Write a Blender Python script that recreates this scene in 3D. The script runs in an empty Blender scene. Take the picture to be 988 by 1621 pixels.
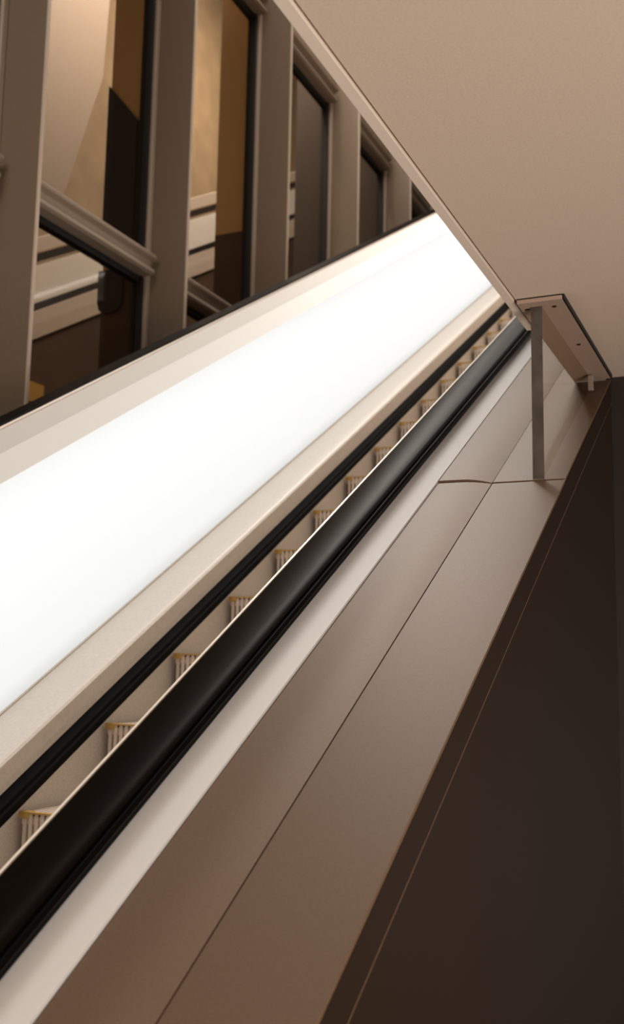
import bpy, bmesh, math, random
from mathutils import Matrix, Vector
random.seed(4)
C = bpy.context.scene.collection
T = math.tan(math.radians(30))          # incline of the escalator
R = math.radians

# ------------------------------------------------------------------ materials
def lin(c):
    return tuple(((v/255)/12.92 if v/255 <= .04045 else (((v/255)+.055)/1.055)**2.4) for v in c) + (1,)

def mat(name, rgb, rough=.5, metal=0., spec=.5, noise=0., scale=400., bump=0., emit=None, estr=0., stint=None):
    m = bpy.data.materials.new(name); m.use_nodes = True
    nt = m.node_tree; b = nt.nodes['Principled BSDF']
    b.inputs['Base Color'].default_value = lin(rgb)
    b.inputs['Roughness'].default_value = rough
    b.inputs['Metallic'].default_value = metal
    b.inputs['Specular IOR Level'].default_value = spec
    if stint: b.inputs['Specular Tint'].default_value = lin(stint)
    if emit:
        b.inputs['Emission Color'].default_value = lin(emit); b.inputs['Emission Strength'].default_value = estr
    if noise or bump:
        tc = nt.nodes.new('ShaderNodeTexCoord')
        n = nt.nodes.new('ShaderNodeTexNoise'); n.inputs['Scale'].default_value = scale; n.inputs['Detail'].default_value = 2
        nt.links.new(tc.outputs['Object'], n.inputs['Vector'])
        if noise:
            mp = nt.nodes.new('ShaderNodeMapRange')
            mp.inputs[1].default_value = .3; mp.inputs[2].default_value = .7
            mp.inputs[3].default_value = 1-noise; mp.inputs[4].default_value = 1+noise
            nt.links.new(n.outputs['Fac'], mp.inputs[0])
            mx = nt.nodes.new('ShaderNodeVectorMath'); mx.operation = 'SCALE'
            mx.inputs[0].default_value = lin(rgb)[:3]
            nt.links.new(mp.outputs[0], mx.inputs['Scale'])
            nt.links.new(mx.outputs[0], b.inputs['Base Color'])
        if bump:
            bp = nt.nodes.new('ShaderNodeBump'); bp.inputs['Strength'].default_value = bump; bp.inputs['Distance'].default_value = .002
            nt.links.new(n.outputs['Fac'], bp.inputs['Height']); nt.links.new(bp.outputs[0], b.inputs['Normal'])
    return m

def clear(name, tint, gloss, rough=.02):
    m = bpy.data.materials.new(name); m.use_nodes = True
    nt = m.node_tree; nt.nodes.remove(nt.nodes['Principled BSDF'])
    out = nt.nodes['Material Output']
    t = nt.nodes.new('ShaderNodeBsdfTransparent'); t.inputs[0].default_value = lin(tint)
    g = nt.nodes.new('ShaderNodeBsdfGlossy'); g.inputs['Roughness'].default_value = rough
    mx = nt.nodes.new('ShaderNodeMixShader'); mx.inputs[0].default_value = gloss
    nt.links.new(t.outputs[0], mx.inputs[1]); nt.links.new(g.outputs[0], mx.inputs[2]); nt.links.new(mx.outputs[0], out.inputs[0])
    return m

M = dict(
    ceiling=mat('ceiling_paint', (212,190,170), .85, spec=.15, noise=.05, scale=260),
    trim=mat('trim_paint', (228,210,192), .6, spec=.3),
    dark_wall=mat('dark_wall', (32,22,15), .5),
    floor=mat('floor_stone', (70,56,44), .4, noise=.1, scale=6),
    deck=mat('deck_powder_coat', (99,78,60), .48, spec=.33, stint=(255,232,212), noise=.14, scale=500),
    side=mat('side_cladding', (37,25,16), .32, spec=.4, stint=(255,220,190)),
    seam=mat('seam_metal', (112,90,72), .4, spec=.5),
    white=mat('ledge_aluminium', (203,201,199), .5, spec=.4),
    rubber=mat('handrail_rubber', (5,3,2), .46, spec=.055, stint=(255,206,172)),
    rubber_lip=mat('handrail_lip', (5,4,4), .5, spec=.05),
    bright=mat('bright_rim', (245,236,222), .35, spec=.5),
    inner_deck=mat('brushed_inner_deck', (208,197,186), .5, metal=.15, noise=.05, scale=90),
    top_deck=mat('top_deck_white', (246,242,237), .6, noise=.04, scale=300),
    top_deck_edge=mat('top_deck_edge', (222,215,208), .6),
    skirt=mat('skirt_steel', (206,194,181), .5, noise=.12, scale=300),
    brush=mat('brush_black', (5,4,5), .8, spec=.15),
    step=mat('step_aluminium', (222,206,190), .5, noise=.08, scale=200),
    groove=mat('step_groove', (104,88,76), .7),
    yellow=mat('yellow_line', (196,156,84), .5),
    fin=mat('fin_paint', (128,109,90), .5, spec=.4, noise=.06, scale=150),
    finedge=mat('fin_edge', (204,184,164), .4, spec=.5),
    frame=mat('frame_paint', (166,147,128), .45, spec=.5),
    gasket=mat('gasket_black', (16,11,9), .6),
    bed=mat('deck_bed_brown', (58,42,32), .7),
    refl_blade=mat('fin_reflection_brown', (60,44,32), .7),
    steel=mat('guard_steel', (190,175,160), .3, metal=.8),
    screw=mat('screw_dark', (50,38,30), .4, metal=.6),
    edge=mat('guard_edge_grey', (84,75,66), .3, spec=.5, noise=.3, scale=16),  # noise mottling stands in for internal reflections in the acrylic edge
    mount=mat('mount_plate', (168,142,123), .6, noise=.06, scale=300),
    beyond=mat('beyond_wall', (160,138,112), .8, noise=.12, scale=2.5),
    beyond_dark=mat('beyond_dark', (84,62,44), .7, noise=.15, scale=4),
    refl_dark=mat('reflection_dark', (34,24,19), .6),
    tan=mat('fin_reflection_tan', (204,170,122), .8),
    sloped=mat('beyond_slope', (134,119,106), .7),
    band=mat('reflection_band', (238,232,224), .5),
    band2=mat('reflection_band_dim', (206,190,174), .6),
    glass=clear('window_glass', (234,227,218), .018, .05),
    acrylic=clear('clear_acrylic', (249,247,244), .03),
)

# backlit panel: emission that falls off toward its long edges (Object coords: section height)
def glow_mat():
    m = bpy.data.materials.new('backlit_panel'); m.use_nodes = True
    nt = m.node_tree; b = nt.nodes['Principled BSDF']
    b.inputs['Base Color'].default_value = lin((110,110,110)); b.inputs['Roughness'].default_value = .6; b.inputs['Specular IOR Level'].default_value = .2
    b.inputs['Emission Color'].default_value = (.985,1,.985,1)
    tc = nt.nodes.new('ShaderNodeTexCoord'); sp = nt.nodes.new('ShaderNodeSeparateXYZ')
    nt.links.new(tc.outputs['Object'], sp.inputs[0])
    mu = nt.nodes.new('ShaderNodeMath'); mu.operation = 'MULTIPLY_ADD'; mu.inputs[1].default_value = -T
    nt.links.new(sp.outputs['X'], mu.inputs[0]); nt.links.new(sp.outputs['Z'], mu.inputs[2])
    rp = nt.nodes.new('ShaderNodeValToRGB')
    mr = nt.nodes.new('ShaderNodeMapRange'); mr.inputs[1].default_value = -1.50; mr.inputs[2].default_value = -.84
    nt.links.new(mu.outputs[0], mr.inputs[0]); nt.links.new(mr.outputs[0], rp.inputs[0])
    e = rp.color_ramp.elements
    e[0].position = 0; e[0].color = (.62,.62,.62,1)
    e[1].position = 1; e[1].color = (.85,.85,.85,1)
    k = e.new(.10); k.color = (.84,.84,.83,1)
    k = e.new(.3); k.color = (.88,.88,.88,1)
    k = e.new(.75); k.color = (.97,.97,.97,1)
    nt.links.new(rp.outputs[0], b.inputs['Emission Strength'])
    return m
M['glow'] = glow_mat()

# ------------------------------------------------------------------ geometry helpers
def add_box(bm, x0, x1, y0, y1, z0, z1):
    v = [bm.verts.new((x, y, z)) for x in (x0,x1) for y in (y0,y1) for z in (z0,z1)]
    for f in ((0,1,3,2),(4,6,7,5),(0,4,5,1),(2,3,7,6),(0,2,6,4),(1,5,7,3)):
        bm.faces.new([v[i] for i in f])

def add_run(bm, prof, x0, x1, t=T, caps=True):
    """extrude a closed (y, h) section along the incline: z = h + x*t"""
    a = [bm.verts.new((x0, y, h + x0*t)) for y, h in prof]
    b = [bm.verts.new((x1, y, h + x1*t)) for y, h in prof]
    n = len(prof)
    for i in range(n):
        bm.faces.new((a[i], a[(i+1) % n], b[(i+1) % n], b[i]))
    if caps:
        bm.faces.new(a); bm.faces.new(list(reversed(b)))

def add_prism_y(bm, poly, y0, y1):
    """poly of (x, z) extruded along y"""
    a = [bm.verts.new((x, y0, z)) for x, z in poly]; b = [bm.verts.new((x, y1, z)) for x, z in poly]
    n = len(poly)
    for i in range(n): bm.faces.new((a[i], a[(i+1) % n], b[(i+1) % n], b[i]))
    bm.faces.new(a); bm.faces.new(list(reversed(b)))

def add_cyl(bm, c, axis, r, l, n=16):
    ax = Vector(axis).normalized(); q = ax.to_track_quat('Z', 'Y').to_matrix().to_4x4()
    bmesh.ops.create_cone(bm, cap_ends=True, segments=n, radius1=r, radius2=r, depth=l, matrix=Matrix.Translation(c) @ q)

def obj(name, bm, m, parent=None, bevel=0., smooth=False):
    bmesh.ops.recalc_face_normals(bm, faces=bm.faces)
    me = bpy.data.meshes.new(name); bm.to_mesh(me); bm.free()
    o = bpy.data.objects.new(name, me); C.objects.link(o)
    me.materials.append(M[m])
    if parent:
        o.parent = parent; o.matrix_parent_inverse = Matrix.Translation(-parent.location)
    if smooth:
        for p in me.polygons: p.use_smooth = True
    if bevel:
        b = o.modifiers.new('edge', 'BEVEL'); b.width = bevel; b.segments = 2; b.limit_method = 'ANGLE'
    return o

def box(name, m, *a, parent=None, bevel=0.):
    bm = bmesh.new(); add_box(bm, *a); return obj(name, bm, m, parent, bevel)
def run(name, m, prof, x0, x1, parent=None, bevel=0., smooth=False):
    bm = bmesh.new(); add_run(bm, prof, x0, x1); return obj(name, bm, m, parent, bevel, smooth)

def empty(name, loc):
    o = bpy.data.objects.new(name, None); C.objects.link(o); o.location = loc; o.empty_display_size = .1
    return o
def tag(o, label, cat, group=None, kind=None):
    o['label'] = label; o['category'] = cat
    if group: o['group'] = group
    if kind: o['kind'] = kind
    return o

# ------------------------------------------------------------------ the setting
FZ = -1.66
CZ = .8                                    # underside of the upper floor
tag(box('floor', 'floor', -3, 12, -3, 9, FZ-.1, FZ), 'dark stone floor below the escalators', 'floor', kind='structure')
bm = bmesh.new(); add_box(bm, -3, 2.9, -3, .514, CZ, CZ+.3)
tag(obj('ceiling', bm, 'ceiling'), 'flat beige ceiling underside of the upper floor', 'ceiling', kind='structure')
tag(box('trim_1', 'trim', -3, 2.40, .5185, .5375, CZ-.003, CZ+.3, bevel=.001), 'pale edge strip along the ceiling opening', 'trim', kind='structure')
tag(box('wall_end', 'dark_wall', 2.8955, 3.0, -3, .43, FZ, CZ+.3), 'dark wall closing the space under the ceiling', 'wall', kind='structure')

# window wall -------------------------------------------------------
YF, YW = 3.0, 3.275
XK = [2.27 + 1.277*k for k in range(7)]    # front edges of the deep fins
ZT, ZB = 5.6, FZ
FINS = {}
for k in range(1, 6):
    x = XK[k]
    m = FINS[k] = empty('mullion', (x, YW, ZB))
    tag(m, [None, 'wide dark fin left of the pane with the pale diagonal', 'broad fin between the pane with the dark reflection and the golden pane',
            'fin between the golden pane and the narrow brown pane', 'fin right of the narrow brown pane',
            'smallest fin, just above the glowing panel at the ceiling edge'][k], 'mullion', kind='structure')
    box('fin_blade', 'fin', x-.018, x, YF, YW, ZB, ZT, parent=m)
    box('front_edge', 'finedge', x-.018, x, YF-.008, YF, ZB, ZT, parent=m)  # lighter colour paints in the light on the fin's front edge
    # bead where the fin meets the glass
    bm = bmesh.new()
    add_box(bm, x-.058, x-.0185, YW-.05, YW+.04, ZB, ZT)
    obj('bead', bm, 'frame', m, bevel=.008)
def ledge(bm, x0, x1, z, up=False):
    p = [(YW+.03, z+.015), (3.175, z+.012), (3.160, z), (3.163, z-.018), (3.195, z-.030), (3.200, z-.060), (3.175, z-.078), (3.172, z-.098), (3.19, z-.108), (YW+.03, z-.108)]
    add_run(bm, p, x0, x1, t=0)
for k in range(6):
    x0, x1 = XK[k]+.003, XK[k+1]-.058
    w = empty('window_%d' % (k+1), ((x0+x1)/2, YW, ZB)); w['kind'] = 'structure'
    w['label'] = ['window bay at the left edge of the photo', 'window bay with a pale diagonal and a dark reflection shape behind', 'window bay with golden tan glow behind',
                  'narrow brown window bay with a sliver of white bands', 'smallest dark window bay', 'window bay hidden at the ceiling edge'][k]; w['category'] = 'window'
    bm = bmesh.new(); ledge(bm, x0, x1, 2.265); obj('transom', bm, 'frame', w, bevel=.004)
    bm = bmesh.new(); ledge(bm, x0, x1, 4.66); add_box(bm, x0, x1, 3.20, YW+.03, 4.67, ZT); obj('header', bm, 'fin', w)
    bm = bmesh.new()
    for za, zb in ((ZB, 2.155), (2.29, 4.55)):
        add_box(bm, x1-.03, x1-.001, YW-.03, YW+.03, za, zb)
        add_box(bm, x0, x1-.03, YW-.02, YW+.03, zb-.035, zb)
        add_box(bm, x0, x0+.02, YW-.02, YW+.03, za, zb)
    obj('gasket', bm, 'gasket', w)
    bm = bmesh.new(); add_box(bm, x0+.02, x1-.03, YW-.004, YW+.004, ZB, 2.12); add_box(bm, x0+.02, x1-.03, YW-.004, YW+.004, 2.29, 4.515)
    obj('pane', bm, 'glass', w)

# beyond the glass --------------------------------------------------
tag(box('wall_back', 'beyond', 2, 22, 8.0, 8.2, FZ, 12), 'beige wall beyond the window glass', 'wall', kind='structure')

bm = bmesh.new()
add_prism_y(bm, [(5.6, 3.3), (6.10, 3.3), (6.62, 4.80), (6.72, 6.6), (5.6, 6.6)], 5.0, 5.1)
tag(obj('wall_slanted', bm, 'sloped'), 'pale wall with a slanted edge beyond the second window pane', 'wall', kind='structure')
for k in range(1, 6):  # blades mirror each fin behind the glass, standing in for its reflection
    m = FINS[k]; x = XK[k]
    bm = bmesh.new(); s = -.55 + x*T  # tan to brown split follows the reflected escalator line
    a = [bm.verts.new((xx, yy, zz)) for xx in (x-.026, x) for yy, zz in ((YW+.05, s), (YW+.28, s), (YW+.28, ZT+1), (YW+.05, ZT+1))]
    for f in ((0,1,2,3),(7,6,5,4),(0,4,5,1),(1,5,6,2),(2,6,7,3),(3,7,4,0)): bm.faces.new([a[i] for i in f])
    obj('fin_reflection', bm, 'tan' if k < 4 else 'refl_blade', m)
    box('fin_reflection', 'beyond_dark' if k < 4 else 'refl_blade', x-.027, x, YW+.05, YW+.28, ZB, s-.001, parent=m)
def slab(pts):  # dark shape built as geometry for the dark fin's reflection
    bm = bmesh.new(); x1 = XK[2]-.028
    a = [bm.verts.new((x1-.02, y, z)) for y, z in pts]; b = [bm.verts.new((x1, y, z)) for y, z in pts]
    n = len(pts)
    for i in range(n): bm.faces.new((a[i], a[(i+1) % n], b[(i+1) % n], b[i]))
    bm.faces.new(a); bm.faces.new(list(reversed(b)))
    obj('dark_reflection', bm, 'refl_dark', FINS[2])
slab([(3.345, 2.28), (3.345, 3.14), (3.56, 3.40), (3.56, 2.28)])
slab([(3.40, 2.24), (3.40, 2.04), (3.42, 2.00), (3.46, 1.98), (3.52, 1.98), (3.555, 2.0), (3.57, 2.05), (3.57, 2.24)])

# ------------------------------------------------------------------ main escalator
X0, X1 = -.3, 9.6
esc = empty('escalator', (1.5, 1.3, FZ))
tag(esc, 'ascending escalator with glowing white balustrade panel and black near handrail', 'escalator')
HD = -.868
XS = 2.213                                 # cross seam of the outer deck
# outer deck panels (near side)
def deck(y0, y1, x0, x1, lift, label, roll=0.):
    top = [(y0, HD+lift)]
    if roll:                                # the long edge beside the seam rolls gently down
        top = [(y0 + .075*i/8, HD+lift - roll*(1-i/8)**2) for i in range(9)]
    o = run('outer_deck_panel', 'deck', top + [(y1, HD+lift), (y1, HD+lift-(.0135 if roll else .006)), (y0, HD+lift-(.0135 if roll else .006))], x0, x1, esc, bevel=0 if roll else .0008)
    if roll:
        for p in o.data.polygons: p.use_smooth = True
        o.data.set_sharp_from_angle(angle=R(20))
    if label: o['label'] = label
    return o
deck(.4165, .5742, X0, XS-.004, -.0105, None)
deck(.5757, .697, X0, XS-.006, -.003, None, .007)
deck(.4165, .5742, XS, 2.893, -.009, 'upper deck panel under the acrylic guard')
deck(.5165, .5742, 2.8935, 7.0, -.009, None)
deck(.5757, .697, XS, 7.0, 0.001, 'upper deck panel beside the white ledge', .0115)
run('deck_bed', 'bed', [(.424, HD-.022), (.696, HD-.022), (.696, HD-.05), (.424, HD-.05)], X0, 2.893, esc)
# side cladding
run('fascia_strip', 'side', [(.4165, HD-.0175), (.4235, HD-.0175), (.4235, HD-.075), (.4165, HD-.075)], X0, 2.894, esc)
run('fascia_seam', 'seam', [(.416, HD-.0755), (.4235, HD-.0755), (.4235, HD-.077), (.416, HD-.077)], X0, 2.894, esc)
bm = bmesh.new()
add_prism_y(bm, [(X0, FZ+.001), (2.894, FZ+.001), (2.894, HD-.078+2.894*T), (X0, HD-.078+X0*T)], .4165, .4235)
obj('side_panel', bm, 'side', esc)
# white ledge
run('balustrade_ledge', 'white', [(.6995, HD-.02), (.6995, HD+.0015), (.7005, HD+.002), (.753, -.844), (.81, -.8438), (.81, HD-.03), (.70, HD-.03)], X0, X1, esc)
# handrail (near): C-shaped rubber on a neck
hr = run('handrail', 'rubber', [(.8195,-.803), (.815,-.7995), (.760,-.7992), (.752,-.8002), (.746,-.8030), (.7425,-.8075), (.744,-.812), (.800,-.812), (.8195,-.812)], X0, X1, esc)
for p in hr.data.polygons: p.use_smooth = True
hr.data.set_sharp_from_angle(angle=R(50))
run('handrail_lip', 'rubber_lip', [(.744,-.8125), (.7385,-.813), (.7360,-.820), (.740,-.827), (.7435,-.825), (.742,-.820), (.7455,-.817)], X0, X1, hr)
run('handrail_lip', 'rubber_lip', [(.746,-.8255), (.741,-.829), (.742,-.836), (.750,-.838), (.752,-.834)], X0, X1, hr)
run('handrail_guide', 'gasket', [(.756,-.8125), (.806,-.8125), (.806,-.8432), (.756,-.8432)], X0, X1, esc)
run('inner_rim', 'bright', [(.8203,-.8012), (.8240,-.8005), (.8246,-.8085), (.8203,-.812)], X0, X1, esc)
run('inner_panel', 'inner_deck', [(.826,-.81), (.832,-.81), (.872,-1.54), (.866,-1.54)], .6, X1, esc)
run('inner_skirt', 'skirt', [(.866,-1.541), (.886,-1.541), (.886,-1.95), (.866,-1.95)], 1.2, X1, esc)

# far side
XF0 = 1.2
run('skirt_panel', 'skirt', [(1.792,-1.60), (1.80,-1.60), (1.80,-1.95), (1.792,-1.95)], XF0, X1, esc)
bm = bmesh.new()
add_run(bm, [(1.773,-1.572), (1.80,-1.556), (1.80,-1.600), (1.792,-1.604), (1.774,-1.618)], XF0, X1)
add_run(bm, [(1.766,-1.588), (1.773,-1.584), (1.774,-1.594), (1.767,-1.598)], XF0, X1)
obj('skirt_brush', bm, 'brush', esc)
# inner decking with ridges
prof = [(1.797,-1.556), (1.797,-1.535), (1.795,-1.533), (1.795,-1.492), (1.790,-1.488), (1.790,-1.480), (1.796,-1.474), (1.806,-1.472),
        (1.812,-1.476), (1.985,-1.488), (1.985,-1.60), (1.801,-1.60), (1.801,-1.556)]
run('inner_decking', 'inner_deck', prof, XF0, X1, esc)
bm = bmesh.new()
add_run(bm, [(1.986,-1.492), (2.045,-.846), (2.06,-.846), (2.06,-1.492)], XF0, X1)
gl = obj('balustrade_panel', bm, 'glow', esc); gl['label'] = 'glowing white backlit panel'
run('panel_bead', 'skirt', [(1.984,-1.4925), (1.978,-1.485), (1.982,-1.481), (1.9868,-1.484)], XF0, X1, esc)
run('top_deck', 'top_deck', [(2.040,-.845), (2.25,-.831), (2.25,-.90), (2.061,-.90), (2.061,-.847)], XF0, X1, esc)
run('top_deck_edge', 'top_deck_edge', [(2.2505,-.831), (2.43,-.812), (2.43,-.90), (2.2505,-.90)], XF0, X1, esc)
fr = run('handrail', 'rubber', [(2.452,-.814), (2.46,-.80), (2.52,-.79), (2.54,-.80), (2.54,-.82), (2.452,-.83)], XF0, X1, esc)
run('rail_rim', 'finedge', [(2.4315,-.808), (2.437,-.802), (2.445,-.806), (2.445,-.83), (2.4315,-.83)], XF0, X1, fr)
run('outer_panel', 'skirt', [(2.40,-.901), (2.43,-.901), (2.43,-2.0), (2.40,-2.0)], 1.6, X1, esc)

# steps
NX, HS, PX = 2.166, -1.631, .35
def make_step():
    st = bpy.data.objects.new('step', None)
    Z = 0.; y0, y1 = .89, 1.775
    bm = bmesh.new()
    add_box(bm, .006, PX+.03, y0, y1, -.03, -.008)          # tread slab
    add_box(bm, .012, .03, y0, y1, -PX*T-.03, -.008)        # riser back
    n = 49; w = (y1-y0)/n
    for i in range(n):
        add_box(bm, .004, PX+.02, y0+i*w, y0+i*w+w*.5, -.012, 0)
        add_box(bm, 0., .014, y0+i*w, y0+i*w+w*.55, -PX*T-.03, -.002)
    return bm, y0, y1
bm, y0, y1 = make_step()
st = obj('step', bm, 'step'); st.data.name = 'step'
bm = bmesh.new(); add_box(bm, -.003, .012, y0, y1+.002, -.003, .0015); add_box(bm, -.0035, .02, y1-.028, y1+.002, -.014, .0025)
ys = obj('nosing_line', bm, 'yellow'); ys['label'] = 'yellow edge line'
bm = bmesh.new(); add_box(bm, .0095, .0115, y0, y1, -PX*T-.03, -.012)
gr = obj('riser_groove', bm, 'groove')
for k in range(-2, 19):
    s = st if k == -2 else st.copy(); a = ys if k == -2 else ys.copy(); g = gr if k == -2 else gr.copy()
    if k != -2:
        for o in (s, a, g): C.objects.link(o)
    a.parent = s; g.parent = s
    s.parent = esc; s.matrix_parent_inverse = Matrix.Translation(-esc.location)
    x = NX + k*PX
    s.location = (x, 0, HS + x*T)

# ------------------------------------------------------------------ acrylic guard
gd = empty('acrylic_guard', (XS, .475, HD+XS*T))
tag(gd, 'clear triangular acrylic guard wedged between sloping deck and ceiling', 'guard')
GX0, GX1, GZ = 2.214, 2.855, CZ-.0122
bm = bmesh.new()
zb = lambda x: HD + x*T - .0078
add_prism_y(bm, [(GX0+.003, zb(GX0+.003)), (GX1, zb(GX1)), (GX1, GZ), (GX0+.003, GZ)], .4625, .4865)
obj('plate', bm, 'acrylic', gd, bevel=.001)
bm = bmesh.new(); add_prism_y(bm, [(GX0, zb(GX0)), (GX0+.0025, zb(GX0+.0025)), (GX0+.0025, GZ), (GX0, GZ)], .4622, .4868)
obj('front_edge', bm, 'edge', gd)['label'] = 'grey polished leading edge'
bm = bmesh.new(); add_box(bm, 2.184, 2.860, .4125, .511, CZ-.012, CZ-.003)
mp = obj('mounting_plate', bm, 'mount', gd, bevel=.001)
bm = bmesh.new(); add_box(bm, 2.186, 2.863, .4080, .4122, CZ-.0118, CZ-.0005); add_box(bm, 2.1845, 2.86, .413, .5105, CZ-.0029, CZ-.0005); obj('gasket', bm, 'gasket', mp)  # black strips drawing the shadow line around the mounting plate
for x, y in ((2.225, .497), (2.225, .437), (2.52, .437)):
    bm = bmesh.new(); add_cyl(bm, (x, y, CZ-.0132), (0,0,1), .0045, .002); obj('screw', bm, 'screw', mp)
bm = bmesh.new(); add_box(bm, 2.790, 2.798, .448, .4615, zb(2.794)+.003, zb(2.794)+.045)
obj('clip', bm, 'steel', gd, bevel=.001)['label'] = 'small metal clip'

# ------------------------------------------------------------------ things beyond the glass, with the escalator's reflection built as bands
far = empty('escalator', (4.5, 4.7, FZ))
tag(far, 'second escalator with white side bands seen through the glass', 'escalator')
A = lambda deg, y: y*math.tan(R(deg))
yb = 4.6
run('white_band', 'band', [(yb, A(-9.2,yb)), (yb+.1, A(-9.2,yb)), (yb+.1, A(-5.9,yb)), (yb, A(-5.9,yb))], 3.5, 11, far)
run('dark_gap', 'refl_dark', [(yb+.02, A(-9.9,yb)), (yb+.1, A(-9.9,yb)), (yb+.1, A(-9.25,yb)), (yb+.02, A(-9.25,yb))], 3.5, 11, far)
run('lower_band', 'band2', [(yb, A(-12.3,yb)), (yb+.1, A(-12.3,yb)), (yb+.1, A(-9.95,yb)), (yb, A(-9.95,yb))], 3.5, 11, far)
run('handrail', 'refl_dark', [(yb+.02, A(-5.6,yb)), (yb+.1, A(-5.6,yb)), (yb+.1, A(-4.9,yb)), (yb+.02, A(-4.9,yb))], 3.5, 11, far)
run('top_band', 'band2', [(yb+.03, A(-4.7,yb)), (yb+.1, A(-4.7,yb)), (yb+.1, A(-3.4,yb)), (yb+.03, A(-3.4,yb))], 3.5, 11, far)
bm = bmesh.new(); add_prism_y(bm, [(3.5, FZ), (14, FZ), (14, A(-12.4,yb)+14*T), (3.5, A(-12.4,yb)+3.5*T)], yb+.01, yb+.1)
obj('side_cladding', bm, 'beyond_dark', far)

box('yellow_marker', 'yellow', 5.35, 5.60, yb-.006, yb+.009, 1.72, 1.86, parent=far)

# ------------------------------------------------------------------ lights
def area(name, loc, target, size, energy, col, sy=None):
    l = bpy.data.lights.new(name, 'AREA'); l.energy = energy; l.color = col; l.size = size
    if sy: l.shape = 'RECTANGLE'; l.size_y = sy
    o = bpy.data.objects.new(name, l); C.objects.link(o); o.location = loc
    o.rotation_euler = (Vector(target)-Vector(loc)).to_track_quat('-Z', 'Y').to_euler()
    return o
area('room_light', (-.6, -2.0, -1.0), (1.6, .2, .8), 1.6, 135, (1,.915,.84))
area('well_light', (5.4, 1.7, 7.4), (3.0, 1.2, 0), 3.4, 270, (1,.94,.87))
area('far_side_fill', (.4, 2.3, 4.6), (2.6, 2.2, 0), 1.6, 60, (1,.94,.87))  # unseen overhead fill added to brighten fins and far top deck
sl = area('step_fill_light', (4.2, .85, -.865+4.2*T), (4.2, 1.85, -1.6+4.2*T), 8.6, 9, (1,.95,.88), .03)  # added strip hidden behind the near rail, brightens steps and far skirt
d = Vector((math.cos(R(30)), 0, .5)); zax = -(Vector((0, 1, -.55)).normalized()); zax = (zax - d*zax.dot(d)).normalized()
sl.matrix_world = Matrix.Translation((4.2, .85, -.865+4.2*T)) @ Matrix((d, zax.cross(d), zax)).transposed().to_4x4()
area('beyond_fill', (6.5, 3.6, 6.8), (6.6, 5.2, 3), 1.0, 270, (1,.94,.87))  # unseen fill added to brighten the bands behind the glass
area('back_wall_fill', (12, 5.6, 9.5), (13, 8, 6), 1.5, 250, (1,.9,.76))  # unseen warm fill added to brighten the back wall

w = bpy.data.worlds.new('world'); bpy.context.scene.world = w; w.use_nodes = True
w.node_tree.nodes['Background'].inputs[0].default_value = (1,.83,.68,1)
w.node_tree.nodes['Background'].inputs[1].default_value = .16

# ------------------------------------------------------------------ camera
yaw, pitch, roll = R(24.4816), R(8.2753), R(1.0432)
fwd = Vector((math.cos(yaw)*math.cos(pitch), math.sin(yaw)*math.cos(pitch), math.sin(pitch)))
right0 = Vector((math.sin(yaw), -math.cos(yaw), 0)); up0 = right0.cross(fwd)
cr, sr = math.cos(roll), math.sin(roll)
right = right0*cr + up0*sr; up = up0*cr - right0*sr
cam = bpy.data.cameras.new('camera'); co = bpy.data.objects.new('camera', cam); C.objects.link(co)
co.matrix_world = Matrix((right, up, -fwd)).transposed().to_4x4()
cam.sensor_fit = 'HORIZONTAL'; cam.sensor_width = 36; cam.lens = 36*1654.2/988
cam.clip_start = .02; cam.clip_end = 100
cam.dof.use_dof = True; cam.dof.focus_distance = 1.9; cam.dof.aperture_fstop = 9
bpy.context.scene.camera = co
bpy.context.scene.view_settings.view_transform = 'Standard'
bpy.context.scene.view_settings.look = 'None'
